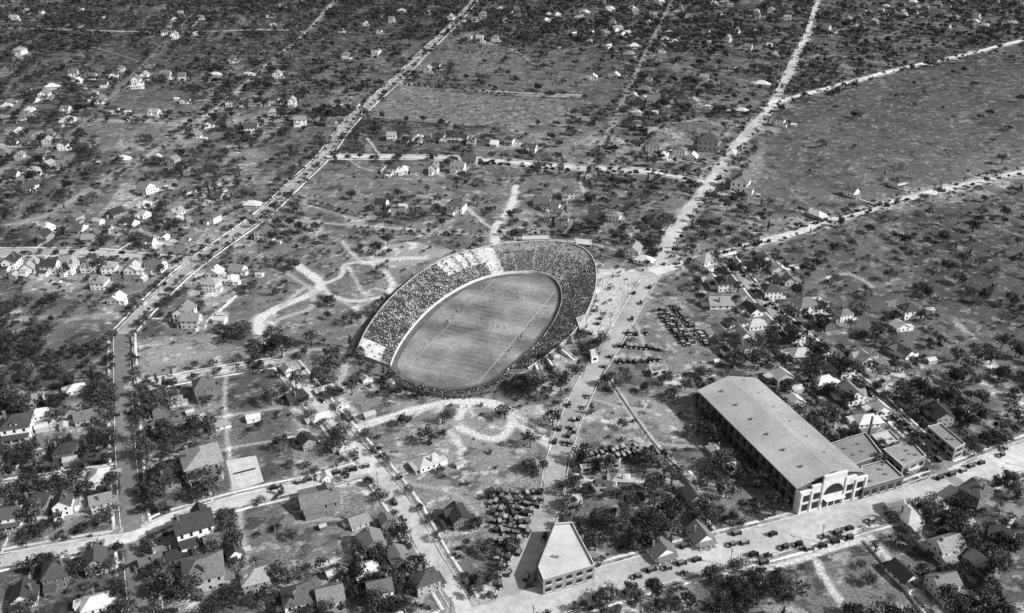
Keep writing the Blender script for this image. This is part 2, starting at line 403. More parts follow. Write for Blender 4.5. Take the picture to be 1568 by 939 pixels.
# ---------------------------------------------------------------- stadium
IN=[(597,560),(610,531),(632,500),(660,471),(692,448),(725,431),(757,421),(790,417),(820,417),(845,424),(858,440),(860,463),(850,490),(830,520),(802,548),(778,567)]
OUT=[(547,541),(561,508),(588,470),(618,440),(652,414),(690,394),(735,382),(775,374),(830,371),(880,376),(907,396),(913,432),(902,472),(880,508),(845,540),(808,566)]
ZO=[3.4,4.4,4.6,4.6,4.6,4.6,4.4,4.2,4,3.8,3.6,3.2,3,2.6,2.2,1.8]
def interp_pairs(A,B,Z,sub=12):
    A=np.array(A);B=np.array(B);n=len(A)
    def cr(Q,t):
        i=min(int(t),n-2);f=t-i
        a=Q[max(i-1,0)];b_=Q[i];c=Q[i+1];d=Q[min(i+2,n-1)]
        return 0.5*((2*b_)+(c-a)*f+(2*a-5*b_+4*c-d)*f*f+(3*b_-a-3*c+d)*f**3)
    ts=np.linspace(0,n-1,(n-1)*sub+1)
    Z=np.array(Z,float)
    return ts,np.array([cr(A,t) for t in ts]),np.array([cr(B,t) for t in ts]),np.interp(ts,np.arange(n),Z)
crowdP=[]
def build_stand(name,A,B,Z,zi,rows,dens_fn,bright_fn,wallm,mat_fn,piers):
    ts,PA,PB,ZZ=interp_pairs(A,B,Z)
    mb=MB(); n=len(ts)
    def P(k,r): q=PA[k]+(PB[k]-PA[k])*r; return q
    for k in range(n-1):
        for i in range(rows):
            r0=i/rows;r1=(i+1)/rows; mm=mat_fn(ts[k],r0)
            a,b_=P(k,r0),P(k+1,r0);c,d=P(k,r1),P(k+1,r1)
            za=zi+(ZZ[k]-zi)*i/rows;zb=zi+(ZZ[k+1]-zi)*i/rows
            za2=zi+(ZZ[k]-zi)*(i+1)/rows;zb2=zi+(ZZ[k+1]-zi)*(i+1)/rows
            mb.face([(*a,za),(*b_,zb),(*d,zb),(*c,za)],mm)
            mb.face([(*c,za),(*d,zb),(*d,zb2),(*c,za2)],mm)
            if k==0: mb.face([(*a,za),(*c,za),(*c,0),(*a,0)],wallm)
            if k==n-2: mb.face([(*b_,zb),(*d,zb),(*d,0),(*b_,0)],wallm)
        a,b_=PA[k],PA[k+1]; u=(PA[k]-PB[k]);u=u/np.linalg.norm(u)*.35; w=(PA[k+1]-PB[k+1]);w=w/np.linalg.norm(w)*.35
        mb.hexa([(*(a),0),(*(b_),0),(*(b_+w),0),(*(a+u),0),(*(a),zi+.6),(*(b_),zi+.6),(*(b_+w),zi+.6),(*(a+u),zi+.6)],M_concw if piers else wallm)
        a,b_=PB[k],PB[k+1]; h=.6
        mb.hexa([(*(a),0),(*(b_),0),(*(b_-w),0),(*(a-u),0),(*(a),ZZ[k]+h),(*(b_),ZZ[k+1]+h),(*(b_-w),ZZ[k+1]+h),(*(a-u),ZZ[k]+h)],wallm)
        if piers:
            mb.hexa([(*(a+u*.3),ZZ[k]+h+.002),(*(b_+w*.3),ZZ[k+1]+h+.002),(*(b_-w*1.3),ZZ[k+1]+h+.002),(*(a-u*1.3),ZZ[k]+h+.002),(*(a+u*.3),ZZ[k]+h+.2),(*(b_+w*.3),ZZ[k+1]+h+.2),(*(b_-w*1.3),ZZ[k+1]+h+.2),(*(a-u*1.3),ZZ[k]+h+.2)],M_concw)
            if ts[k]<9.5: # turfed bank added outside to soften the black shadow band along the wall
                mb.face([(*(a-u*1.01),ZZ[k]*.9),(*(b_-w*1.01),ZZ[k+1]*.9),(*(b_-w*24),0.0),(*(a-u*24),0.0)],M_bank)
            elif k%6==0:
                c=a-u*2.2; s=(b_-a);s=s/np.linalg.norm(s)*.3
                mb.hexa([(*(a-u-s),0),(*(a-u+s),0),(*(c+s),0),(*(c-s),0),(*(a-u-s),ZZ[k]),(*(a-u+s),ZZ[k]),(*(c+s),ZZ[k]*.9),(*(c-s),ZZ[k]*.9)],wallm)
    inst(name,mb.mesh(name))
    La=np.r_[0,np.cumsum(np.linalg.norm(np.diff((PA+PB)/2,axis=0),axis=1))]
    for i in range(rows):
        Q=PA+(PB-PA)*((i+.5)/rows)
        d=np.r_[0,np.cumsum(np.linalg.norm(np.diff(Q,axis=0),axis=1))]
        for s in np.arange(0.6,d[-1]-.6,0.72):
            t=float(np.interp(s,d,ts)); lm=float(np.interp(s,d,La))
            if lm%14<1.1: continue
            if random.random()>dens_fn(t,(i+.5)/rows): continue
            x=float(np.interp(s,d,Q[:,0]))+random.gauss(0,.12);y=float(np.interp(s,d,Q[:,1]))+random.gauss(0,.12)
            k=min(int(np.searchsorted(d,s)),n-1); uu=PA[k]-PB[k]
            z=zi+(float(np.interp(t,ts,ZZ))-zi)*i/rows
            crowdP.append((x,y,z,math.atan2(uu[1],uu[0]),bright_fn(t)))
    return PA,PB
def patchy(t,r): return .55+.9*float(vnoise(np.array([t*9.]),np.array([r*9.]),4.,8)[0])
def dn(t,r):
    if t<.75: return .05 if r>.3 else .5
    if 4.4<t<5.9 and (r>.45): return .12 if (t*3)%1>.25 else .7
    if 5.9<t<6.5: return .06
    if t<4.6: return .84*min(1,patchy(t,r)+.12)
    if t<5.9: return .65
    if t<10: return (.68 if r<.7 else .22)*patchy(t,r)
    return .8
def br(t): return 0.32 if t<6 else (0.16 if t<10 else 0.12)
def mfn(t,r):
    if t<.75 and r>.25: return M_conce
    if (4.4<t<5.9 and r>.45) or 5.9<t<6.5: return M_conce
    return M_conc
inn=[R(u,v,1.0) for u,v in IN]; out=[R(u,v,z) for (u,v),z in zip(OUT,ZO)]
PA,PB=build_stand('stadium_grandstand',inn,out,ZO,1.0,24,dn,br,M_conc,mfn,True)
SI=[(599,566),(614,581),(640,591),(672,597),(705,598),(738,591),(765,577),(776,569)]
SO=[(592,573),(608,588),(637,598),(672,604),(708,605),(745,598),(773,583),(786,576)]
PA2,PB2=build_stand('end_zone_bleachers',[R(u,v,.8) for u,v in SI],[R(u,v,1.6) for u,v in SO],[1.6]*8,.8,6,lambda t,r:.8,lambda t:.08,M_plank,lambda t,r:M_plank,False)
def lathe(prof,n=6):
    V=[];F=[]
    for (x,z,rx,ry) in prof:
        for i in range(n):
            a=2*math.pi*i/n; V.append((x+rx*math.cos(a),ry*math.sin(a),z))
    for j in range(len(prof)-1):
        for i in range(n): F.append((j*n+i,j*n+(i+1)%n,(j+1)*n+(i+1)%n,(j+1)*n+i))
    return V,F
pv,pf=lathe([(0.12,.0,.30,.2),(0.12,.46,.34,.2),(0,.62,.2,.2),(-.03,.85,.16,.24),(-.03,1.0,.1,.18),(0,1.06,.06,.07),(0.01,1.14,.10,.09),(0.01,1.22,.16,.15),(0.01,1.27,.1,.1),(0.01,1.34,.05,.05)])
pv=np.array(pv);pf=np.array(pf); isleg=pv[:,2]<.5; ishat=pv[:,2]>1.2; isface=(pv[:,2]>1.03)&(pv[:,2]<1.2)
C=np.array(crowdP); N=len(C)
ca,sa=np.cos(C[:,3]),np.sin(C[:,3]); sc=rng.normal(1,.07,N)
VX=(pv[None,:,0]*ca[:,None]-pv[None,:,1]*sa[:,None])*sc[:,None]+C[:,0:1]
VY=(pv[None,:,0]*sa[:,None]+pv[None,:,1]*ca[:,None])*sc[:,None]+C[:,1:2]
VZ=pv[None,:,2]*sc[:,None]+C[:,2:3]
clump=np.clip((fbm(C[:,0],C[:,1],3.5,2,3)-.3)*2.5,0,1.6)
def tones(p):
    w=rng.random(N)<p*(.1+1.7*clump); return np.where(w,rng.uniform(.5,.85,N),rng.uniform(.02,.14,N))
tb=tones(C[:,4]); th=tones(C[:,4]*.9); tl=rng.uniform(.02,.12,N)
TT=np.where(ishat[None],th[:,None],np.where(isface[None],.3,np.where(isleg[None],tl[:,None],tb[:,None])))
FF=(pf[None]+np.arange(N)[:,None,None]*len(pv)).reshape(-1,4)
inst('spectator_crowd',np_mesh('spectator_crowd',np.stack([VX,VY,VZ],2).reshape(-1,3),FF,[M_crowd],TT.ravel()))
oval=[tuple(p) for p in PA]+[tuple(p) for p in PA2[::-1]]
OV=np.array(oval); cen=OV.mean(0)
occ.poly([tuple(p+(p-q)/np.linalg.norm(p-q)*(5 if i<114 else 0)) for i,(p,q) in enumerate(zip(PB,PA))]+[tuple(p) for p in PB2[::-1]],1,1,0)
fa=R(735,585);fb=R(851,446); ax=np.array(fb)-np.array(fa); ax/=np.linalg.norm(ax); lx=np.array([ax[1],-ax[0]])
rotf=math.atan2(ax[1],ax[0])
def flat_poly(name,pts,z,m,rot=0,c=(0,0)):
    co,si=math.cos(-rot),math.sin(-rot)
    L=[((x-c[0])*co-(y-c[1])*si,(x-c[0])*si+(y-c[1])*co,0) for x,y in pts]
    me=bpy.data.meshes.new(name); me.from_pydata(L,[],[tuple(range(len(L)))]); me.materials.append(m)
    return inst(name,me,c[0],c[1],z,rot)
flat_poly('cinder_track',oval,0.02,M_dirt)
inner=[]
for p in OV:
    d=cen-p; inner.append(tuple(p+d/np.linalg.norm(d)*4.2))
m,nt,b=new_mat('mown_turf')
t=nt.nodes.new('ShaderNodeTexCoord'); sx=nt.nodes.new('ShaderNodeSeparateXYZ'); nt.links.new(t.outputs['Object'],sx.inputs[0])
s1=math_node(nt,'SINE',math_node(nt,'MULTIPLY',sx.outputs[0],0.23),0)
s1=math_node(nt,'ADD',s1,maprange(nt,noise(nt,0.07,4,.6),.3,.7,-1.0,1.0))
v=maprange(nt,s1,-1,1,.165,.28)
v=math_node(nt,'MULTIPLY',v,maprange(nt,noise(nt,0.03,3,.6),.38,.62,.72,1.28))
v=math_node(nt,'MULTIPLY',v,maprange(nt,noise(nt,0.5,5,.8),.35,.65,.72,1.28))
grey(nt,b,v)
flat_poly('football_field',inner,0.04,m,rotf,tuple(cen))
mb=MB(); WID=40.0
o0=np.array(fa); leftdir=-lx
def L2(a,c): q=o0+ax*a+leftdir*c; return (q[0],q[1])
def strip(a0,a1,c0,c1,z,m_): mb.face([(*L2(a0,c0),z),(*L2(a1,c0),z),(*L2(a1,c1),z),(*L2(a0,c1),z)],m_)
for k in range(1,24): strip(k*4.52-.09,k*4.52+.09,0.4,WID-.3,.048,M_faint)
for k in (0,12,24): strip(k*4.52-.14,k*4.52+.14,0.4,WID-.3,.056,M_faint)
for k in range(54): strip(k*2.0,k*2.0+1.2,0,.35,.062,M_line)
strip(0,108.5,WID-.25,WID,.062,M_faint)
inst('field_marking',mb.mesh('field_marking'))
def goalpost(a):
    mb=MB()
    for s in(-2.8,2.8): mb.cyl((s,0,0),'z',.06,5.5,M_mid,8)
    mb.box(-2.74,2.74,-.05,.05,3.0,3.1,M_mid)
    p=L2(a,WID/2); inst('goalpost',mb.mesh('goalpost'),p[0],p[1],0.04,rotf+math.pi/2)
goalpost(4.5);goalpost(104)
PJ={'pel':((0,0,.95),.15),'ch':((0,0.02,1.3),.17),'nk':((0,0.02,1.5),.06),'hd':((0,.04,1.62),.10),'tp':((0,.04,1.74),.08),
 'ls':((-.2,0.02,1.42),.07),'le':((-.28,.0,1.15),.05),'lh':((-.25,.18,.95),.035),'rs':((.2,0.02,1.42),.07),'re':((.3,-.05,1.15),.05),'rh':((.3,.1,.93),.035),
 'lk':((-.12,.12,.5),.07),'lf':((-.13,.02,.06),.05),'lt':((-.13,.18,.04),.04),'rk':((.12,-.02,.5),.07),'rf':((.14,-.2,.06),.05),'rt':((.14,-.05,.04),.04)}
PE=[('pel','ch'),('ch','nk'),('nk','hd'),('hd','tp'),('ch','ls'),('ls','le'),('le','lh'),('ch','rs'),('rs','re'),('re','rh'),('pel','lk'),('lk','lf'),('lf','lt'),('pel','rk'),('rk','rf'),('rf','rt')]
names=list(PJ); bm=bmesh.new(); sk=bm.verts.layers.skin.verify()
vs=[bm.verts.new(PJ[n][0]) for n in names]
for a_,b_ in PE: bm.edges.new((vs[names.index(a_)],vs[names.index(b_)]))
for vv,nm in zip(vs,names): vv[sk].radius=(PJ[nm][1],PJ[nm][1]); vv[sk].use_root=(nm=='pel')
me=bpy.data.meshes.new('tmpfig'); bm.to_mesh(me); bm.free()
o=bpy.data.objects.new('tmpfig',me); COL.objects.link(o); o.modifiers.new('sk','SKIN'); sb=o.modifiers.new('ss','SUBSURF'); sb.levels=1
dg=bpy.context.evaluated_depsgraph_get(); FIG=bpy.data.meshes.new_from_object(o.evaluated_get(dg)); bpy.data.objects.remove(o)
FIG.name='person'; FIG.materials.clear(); FIG.materials.append(mat('clothes',.2,2,.2,rnd=(.03,.7,1.8)))
for k in range(22):
    s=-1 if k%2 else 1
    p=L2(52+s*random.uniform(.6,7)+random.gauss(0,.4),18+random.gauss(0,7)); inst('football_player',FIG,p[0],p[1],.045,rotf+ (math.pi/2 if s>0 else -math.pi/2)+random.gauss(0,.4))
for k in range(80):
    p=L2(random.gauss(54,22),random.choice([-2.5,WID+1.5])+random.gauss(0,.6))
    inst('sideline_person',FIG,p[0],p[1],.045,random.uniform(0,6.28))
for k in range(30):
    p=L2(random.gauss(96,2.5),random.gauss(18,6)); inst('band_member',FIG,p[0],p[1],.045,random.uniform(0,6.28))
for k in range(200):
    u,v_=random.choice([(930,440),(905,520),(880,560),(930,480),(850,600),(690,618),(600,578),(835,380),(900,590),(940,430)])
    p=R(u+random.gauss(0,14),v_+random.gauss(0,10))
    if at(occ,*p)<.5: inst('pedestrian',FIG,p[0],p[1],.05,random.uniform(0,6.28))

# ---------------------------------------------------------------- buildings
def window(mb,x,y,z,axis,sgn,w=.9,h=1.4):
    if axis=='y':
        a=(y,y+sgn*.05) if sgn>0 else (y+sgn*.05,y); c=(y,y+sgn*.08) if sgn>0 else (y+sgn*.08,y)
        mb.box(x-w/2-.1,x+w/2+.1,a[0],a[1],z-.1,z+h+.1,M_trim); mb.box(x-w/2,x+w/2,c[0],c[1],z,z+h,M_glass)
    else:
        a=(x,x+sgn*.05) if sgn>0 else (x+sgn*.05,x); c=(x,x+sgn*.08) if sgn>0 else (x+sgn*.08,x)
        mb.box(a[0],a[1],y-w/2-.1,y+w/2+.1,z-.1,z+h+.1,M_trim); mb.box(c[0],c[1],y-w/2,y+w/2,z,z+h,M_glass)
def gable(mb,x0,x1,y0,y1,z,rh,along,wm,rm,ov=.5,rm2=None):
    rm2=rm2 or rm
    if along=='x':
        ym=(y0+y1)/2; k=rh/((y1-y0)/2); e=z-ov*k
        for x in(x0,x1): mb.face([(x,y0,z),(x,y1,z),(x,ym,z+rh)],wm)
        t=.16
        mb.slab([(x0-ov,y0-ov,e+t),(x1+ov,y0-ov,e+t),(x1+ov,ym,z+rh+t),(x0-ov,ym,z+rh+t)],.14,rm)
        mb.slab([(x0-ov,ym,z+rh+t+.003),(x1+ov,ym,z+rh+t+.003),(x1+ov,y1+ov,e+t),(x0-ov,y1+ov,e+t)],.14,rm2)
    else:
        xm=(x0+x1)/2; k=rh/((x1-x0)/2); e=z-ov*k; t=.16
        for y in(y0,y1): mb.face([(x0,y,z),(x1,y,z),(xm,y,z+rh)],wm)
        mb.slab([(x0-ov,y0-ov,e+t),(xm,y0-ov,z+rh+t),(xm,y1+ov,z+rh+t),(x0-ov,y1+ov,e+t)],.14,rm)
        mb.slab([(xm,y0-ov,z+rh+t+.003),(x1+ov,y0-ov,e+t),(x1+ov,y1+ov,e+t),(xm,y1+ov,z+rh+t+.003)],.14,rm2)
def hip(mb,x0,x1,y0,y1,z,rh,rm,ov=.6):
    x0-=ov;x1+=ov;y0-=ov;y1+=ov; w=x1-x0;d=y1-y0;ym=(y0+y1)/2;xm=(x0+x1)/2
    if w>=d: a,b_=(x0+d*.45,ym,z+rh),(x1-d*.45,ym,z+rh)
    else: a,b_=(xm,y0+w*.45,z+rh),(xm,y1-w*.45,z+rh)
    c=[(x0,y0,z),(x1,y0,z),(x1,y1,z),(x0,y1,z)]
    if w>=d:
        mb.face([c[0],c[1],b_,a],rm);mb.face([c[1],c[2],b_],rm);mb.face([c[2],c[3],a,b_],rm);mb.face([c[3],c[0],a],rm)
    else:
        mb.face([c[0],c[1],a],rm);mb.face([c[1],c[2],b_,a],rm);mb.face([c[2],c[3],b_],rm);mb.face([c[3],c[0],a,b_],rm)
    mb.face(c[::-1],M_trim)
def make_house(name,w,d,fl,kind,wm,rm=None,porch=True):
    rm=rm or M_roof; mb=MB(); h=.6+2.9*fl; x0,x1,y0,y1=-w/2,w/2,-d/2,d/2
    mb.box(x0-.05,x1+.05,y0-.05,y1+.05,0,.55,M_stone); mb.box(x0,x1,y0,y1,.55,h,wm)
    for f in range(fl):
        z=1.4+2.9*f
        n=max(2,int(w/2.8))
        for k in range(n):
            x=x0+w*(k+.5)/n
            if not(f==0 and k==n//2): window(mb,x,y0,z,'y',-1)
            window(mb,x,y1,z,'y',1)
        n=max(2,int(d/3))
        for k in range(n):
            y=y0+d*(k+.5)/n; window(mb,x0,y,z,'x',-1);window(mb,x1,y,z,'x',1)
    n=max(2,int(w/2.8)); dx=x0+w*(n//2+.5)/n
    mb.box(dx-.5,dx+.5,y0-.06,y0,.6,2.8,M_pole)
    if kind=='gx': gable(mb,x0,x1,y0,y1,h,d*.36,'x',wm,rm)
    elif kind=='gy': gable(mb,x0,x1,y0,y1,h,w*.42,'y',wm,rm)
    elif kind=='hip': hip(mb,x0,x1,y0,y1,h,min(w,d)*.36,rm)
    elif kind=='cross':
        gable(mb,x0,x1,y0,y1,h,d*.36,'x',wm,rm)
        gable(mb,x0+.6,x0+w*.45,y0-1.6,y0+d*.45,h,w*.45*.42,'y',wm,rm,.4); mb.box(x0+.6,x0+w*.45,y0-1.6,y0-.003,.3,h,wm)
    elif kind=='four':
        hip(mb,x0,x1,y0,y1,h,min(w,d)*.38,rm)
        mb.box(-1.2,1.2,y0+.8,y0+3,h+.3,h+1.7,wm); hip(mb,-1.2,1.2,y0+.8,y0+3.2,h+1.7,.7,rm,.3)
        window(mb,0,y0+.8,h+.9,'y',-1,1.2,.6)
    if porch:
        pd=2.4;py=y0-pd-(1.7 if kind=='cross' else 0)
        mb.box(x0+.4,x1-.4,py,y0-.07,0,.5,M_stone)
        mb.slab([(x0+.1,py-.4,2.9),(x1-.1,py-.4,2.9),(x1-.1,y0-.1,3.55),(x0+.1,y0-.1,3.55)],.15,rm)
        for k in range(4):
            x=x0+.6+(w-1.2)*k/3; mb.box(x-.13,x+.13,py+.1,py+.36,.5,2.75,M_trim)
        mb.box(-.9,.9,py-.9,py-.003,0,.28,M_stone)
    mb.box(x0+w*.5,x1-.4,y1+.002,y1+3.2,.0,3.0,wm); mb.slab([(x0+w*.5-.3,y1+.05,3.7),(x1-.1,y1+.05,3.7),(x1-.1,y1+3.6,3.0),(x0+w*.5-.3,y1+3.6,3.0)],.14,rm)
    cx=random.choice([x0+1.6,x1-1.6]); top=h+min(w,d)*.42+.9
    mb.box(cx-.4,cx+.4,.3,1.1,h-.5,top,M_chim); mb.box(cx-.5,cx+.5,.2,1.2,top,top+.2,M_stone)
    return mb.mesh(name)
HM={'w':[],'m':[],'b':[]}
for key,wm,nm in(('w',M_white,'white_frame_house'),('m',M_mid,'wooden_house'),('b',M_brick,'brick_house')):
    for j,(w,d,fl,kd,po) in enumerate(((9,11,1,'gy',True),(11,9,2,'gx',True),(10,10,2,'four',True),(9,12,1,'hip',True),(12,9,2,'cross',True),(10,12,2,'hip',True),(8,9,1,'gx',False),(8,10,2,'gy',True),(13,8,1,'cross',True))):
        HM[key].append((nm,make_house(nm,w,d,fl,kd,wm,M_tin if j in(3,6) and key!='b' else None,po)))
def shed_mesh(w,d,wm,rm):
    mb=MB(); mb.box(-w/2,w/2,-d/2,d/2,0,2.6,wm); gable(mb,-w/2,w/2,-d/2,d/2,2.6,w*.25,'y',wm,rm,.3)
    mb.box(-1.1,1.1,-d/2-.06,-d/2,.05,2.2,M_pole); window(mb,w/2,0,1,'x',1,.7,.8); return mb.mesh('garden_shed')
SHEDS=[shed_mesh(4,5,M_mid,M_roof),shed_mesh(5,7,M_white,M_tin),shed_mesh(3.5,4,M_brick,M_tin),shed_mesh(4.5,6,M_mid,M_tin)]
HPOS=[];WALKS=[]
def place_house(x,y,key=None,size=None,ang=None,force=False,kind=None):
    a,dist=road_angle(x,y)
    if not force and dist<9: return
    for hx,hy,hr in HPOS:
        if math.hypot(hx-x,hy-y)<(6 if force else 14): return
    key=key or random.choices(['w','m','b'],[.5,.3,.2])[0]
    nm,me=random.choice(HM[key]) if kind is None else HM[key][kind]
    s=(size*.76 if size else random.uniform(6.6,9.2))/10.5
    if y>900: s*=1.15
    aa=(ang if ang is not None else a)+random.gauss(0,.05)
    inst(nm,me,x,y,0,aa,(s*random.uniform(.9,1.12),s*random.uniform(.9,1.12),s*random.uniform(.9,1.05)))
    HPOS.append((x,y,8)); occ.line([(x-.5,y),(x+.5,y)],8*s,1,.1)
    if dist<26 and y<900: WALKS.append((x,y,aa-math.pi/2,8*s,dist-1))
    if random.random()<.5 and y<1000:
        aa=a+math.pi/2+random.gauss(0,.5); L=(12+random.random()*7); sx_=x+math.cos(aa)*L;sy_=y+math.sin(aa)*L
        if at(occ,sx_,sy_)<.5: inst('garden_shed',random.choice(SHEDS),sx_,sy_,0,a+random.gauss(0,.1),random.uniform(.6,1.0)); occ.line([(sx_-.5,sy_),(sx_+.5,sy_)],5,1,.1)
W=[(253,55),(268,60),(160,32),(32,84),(38,142),(155,158),(140,122),(330,96),(355,96),(425,120),(448,163),(420,160),(390,162),(358,163),(575,88),(530,90),(545,167),(460,192),(321,195),(508,193),(385,204),(300,210),(240,246),(267,253),(225,296),(288,296),(335,303),(98,230),(30,203),(40,186),(105,188),(70,152),(188,248),(255,122),(280,123),(330,118),(380,120),(285,158),(120,128),(210,130),(20,225),(60,250),(20,270),(45,290),
(655,24),(690,33),(705,33),(780,20),(735,65),(715,63),(875,55),(905,53),(925,53),(945,51),(1025,53),(1040,22),(1128,52),(1155,53),(1180,22),(1080,55),(655,112),(668,107),(908,123),(930,118),(942,121),(998,121),(1078,126),(1030,158),(1045,161),(1015,163),(1000,158),(970,151),(985,155),(1060,163),(1135,173),(1193,193),(1165,133),(960,55),(1000,30),(1100,25),(840,25),(600,35),(560,40),(520,50),(1185,90),(1320,22),
(590,264),(602,266),(618,265),(638,264),(665,265),(702,264),(680,218),(695,218),(708,218),(722,221),(757,224),(780,221),(812,233),(918,238),(975,238),(986,228),(1000,233),(1015,243),(1120,238),(585,322),(830,313),(845,323),(860,343),(835,343),(870,303),(940,338),(1003,341),(1020,343),(970,393),(985,403),(905,276),(1115,303),(1303,301),(1373,286),(1250,333),(620,218),(640,218),(600,215),(1040,240),(1060,245),
(365,418),(350,433),(330,423),(325,443),(170,418),(140,416),(240,415),(155,441),(205,418),(80,418),(180,463),(110,418),(20,410),(50,415),(295,500),
(1190,418),(1170,408),(1205,433),(1218,438),(1125,503),(1155,503),(1170,508),(1135,523),(1105,518),(1230,478),(1245,468),(1090,433),(1110,443),(1225,548),(1195,583),(1255,543),(1270,573),(1300,613),(1345,633),(1130,543),(1150,480),(1260,590),(1290,575),(1325,650),(1215,520),(1180,455),(1100,470),(1080,410),(1380,543),(1320,560),(1360,600)]
BIGH=[(315,606,14,'b',2),(335,655,8,'w',0),(245,635,10,'b',1),(130,645,11,'m',0),(452,614,10,'b',0),(490,645,9,'m',3),(470,683,9,'m',1),(312,722,18,'b',5),(250,745,11,'m',2),(100,783,11,'w',7),(158,778,11,'m',7),(152,735,10,'w',3),(300,822,16,'w',4),(330,838,10,'m',1),(315,890,16,'m',5),(392,898,11,'b',2),(490,775,15,'b',8),(570,845,12,'b',1),(360,850,10,'w',0),(232,865,9,'m',0),(262,858,9,'b',3),(548,803,9,'m',0),(592,806,8,'b',1),(562,880,11,'m',3),(612,866,10,'b',4),(652,900,11,'m',2),(582,915,11,'w',1),(655,714,11,'w',3),(702,800,10,'b',4),(457,930,12,'w',2),(507,928,12,'m',1),(440,570,8,'w',0),(405,366,13,'w',1),(285,490,14,'w',1),(700,325,15,'w',2),(720,256,15,'m',1),(1085,230,20,'m',5),(1060,765,10,'m',0),(1010,848,12,'w',0),(1072,826,11,'w',0),(925,750,9,'m',0),(950,738,8,'m',3),(1095,695,8,'m',3),(1120,720,9,'w',6),(1445,850,12,'m',1),(1385,795,13,'m',3),(1490,765,13,'b',2),(1380,885,11,'w',0),(1440,905,12,'m',1),(1500,870,12,'b',0),(1530,830,11,'w',1),(150,680,10,'m',1),(100,700,10,'b',2),(60,690,11,'w',0),(30,665,15,'w',2),(60,640,10,'m',3),(120,600,10,'w',3),(60,780,11,'m',2),(20,800,11,'w',1),(150,870,12,'m',1),(90,890,12,'b',2),(40,920,12,'w',0),(150,930,11,'w',3),(270,620,9,'m',0),(500,600,8,'m',3),(520,625,7,'w',6),(600,590,6,'w',6),(560,585,6,'w',6),(530,690,8,'m',3),(500,735,7,'w',6),(1133,292,20,'w',4)]
for u,v_,s,k,kd in BIGH: p=R(u,v_); place_house(p[0],p[1],k,s,None,True,kd)
for u,v_ in W: p=R(u,v_); place_house(p[0],p[1],random.choices(['w','m'],[.92,.08])[0],random.uniform(10,13.5),None,True)
for (x0,x1,y0,y1,n) in((60,290,330,385,22),(10,160,330,440,10),(0,70,560,930,12),(1210,1420,480,640,12),(560,760,10,110,12),(0,500,0,60,20),(700,1250,-20,40,30),(1260,1568,-20,50,24),(0,140,60,330,18),(880,1000,80,200,8)):
    for k in range(n):
        p=R(random.uniform(x0,x1),random.uniform(y0,y1))
        if at(nohouse,*p)<.5 and at(occ,*p)<.5: place_house(p[0],p[1],random.choices(['w','m','b'],[.45,.35,.2])[0])
for r in RD:
    if r['hs']:
        P=r['P']
        for s in(-1,1):
            Q,T=offset(P,s*(r['w']/2+15)); acc=random.uniform(0,20)
            for k in range(1,len(Q)):
                acc+=np.linalg.norm(Q[k]-Q[k-1])
                if acc>r['hs']*random.uniform(.8,1.8):
                    acc=0; x,y=Q[k]
                    if at(nohouse,x,y)<.5 and at(occ,x,y)<.5: place_house(float(x),float(y))
mb=MB()
for j,(x,y,a,r0,r1) in enumerate(WALKS):
    if r1<=r0: continue
    d=np.array([math.cos(a),math.sin(a)]);nn=np.array([-d[1],d[0]])*.6; c0=np.array([x,y])+d*r0;c1=np.array([x,y])+d*r1; z=.012+(j%3)*.004
    mb.face([(*(c0-nn),z),(*(c1-nn),z),(*(c1+nn),z),(*(c0+nn),z)],M_side)
inst('garden_paths',mb.mesh('garden_paths'))

def flat_building(name,quad,h,wm,rm,floors=1,par=.7,bay=4.0,win=True,vents=2):
    P=np.array([R(u,v,h) for u,v in quad])
    ar=sum(P[i][0]*P[(i+1)%len(P)][1]-P[(i+1)%len(P)][0]*P[i][1] for i in range(len(P)))
    if ar<0: P=P[::-1]
    c=P.mean(0); n=len(P); Q=P-c; mb=MB()
    I_=[q-q/np.linalg.norm(q)*.5 for q in Q]
    for i in range(n):
        a,b_=Q[i],Q[(i+1)%n]; ia,ib=I_[i],I_[(i+1)%n]
        mb.face([(*a,0),(*b_,0),(*b_,h+par),(*a,h+par)],wm); mb.face([(*ia,h+par),(*a,h+par),(*b_,h+par),(*ib,h+par)],M_concw)
        mb.face([(*ia,h),(*ia,h+par),(*ib,h+par),(*ib,h)],wm)
        t=(b_-a);L=np.linalg.norm(t);t/=L;nr=np.array([t[1],-t[0]])
        if win:
            nb=max(1,int(L/bay))
            for f in range(floors):
                z0=1.1+f*(h/floors); z1=z0+(h/floors)*.5
                for k in range(nb):
                    m0=a+t*(L*(k+.22)/nb); m1=a+t*(L*(k+.78)/nb)
                    mb.hexa([(*m0,z0),(*m1,z0),(*(m1+nr*.07),z0),(*(m0+nr*.07),z0),(*m0,z1),(*m1,z1),(*(m1+nr*.07),z1),(*(m0+nr*.07),z1)],M_glass)
                    mb.hexa([(*(m0-t*.1),z0-.25),(*(m1+t*.1),z0-.25),(*(m1+t*.1+nr*.2),z0-.25),(*(m0-t*.1+nr*.2),z0-.25),(*(m0-t*.1),z0-.003),(*(m1+t*.1),z0-.003),(*(m1+t*.1+nr*.2),z0-.003),(*(m0-t*.1+nr*.2),z0-.003)],M_trim)
    mb.face([(*q,h) for q in I_],rm)
    for k in range(vents):
        q=I_[k%n]*random.uniform(.2,.6); e=random.uniform(.3,.8); mb.box(q[0]-e,q[0]+e,q[1]-.4,q[1]+.4,h,h+.8,M_stone)
    inst(name,mb.mesh(name),c[0],c[1]); occ.poly([tuple(p) for p in P],1,1,0)
    return P
flat_building('flatiron_commercial_building',[(850,804),(876,802),(911,868),(832,891),(824,870)],6.5,M_brick,M_roofb2,2,.8)
flat_building('warehouse_annex',[(1262,684),(1325,664),(1352,698),(1302,716)],6,M_brick,M_rooflow,1,vents=4)
flat_building('workshop_building',[(1318,716),(1356,706),(1384,732),(1322,750)],5,M_brick,M_roofbig,1,vents=3)
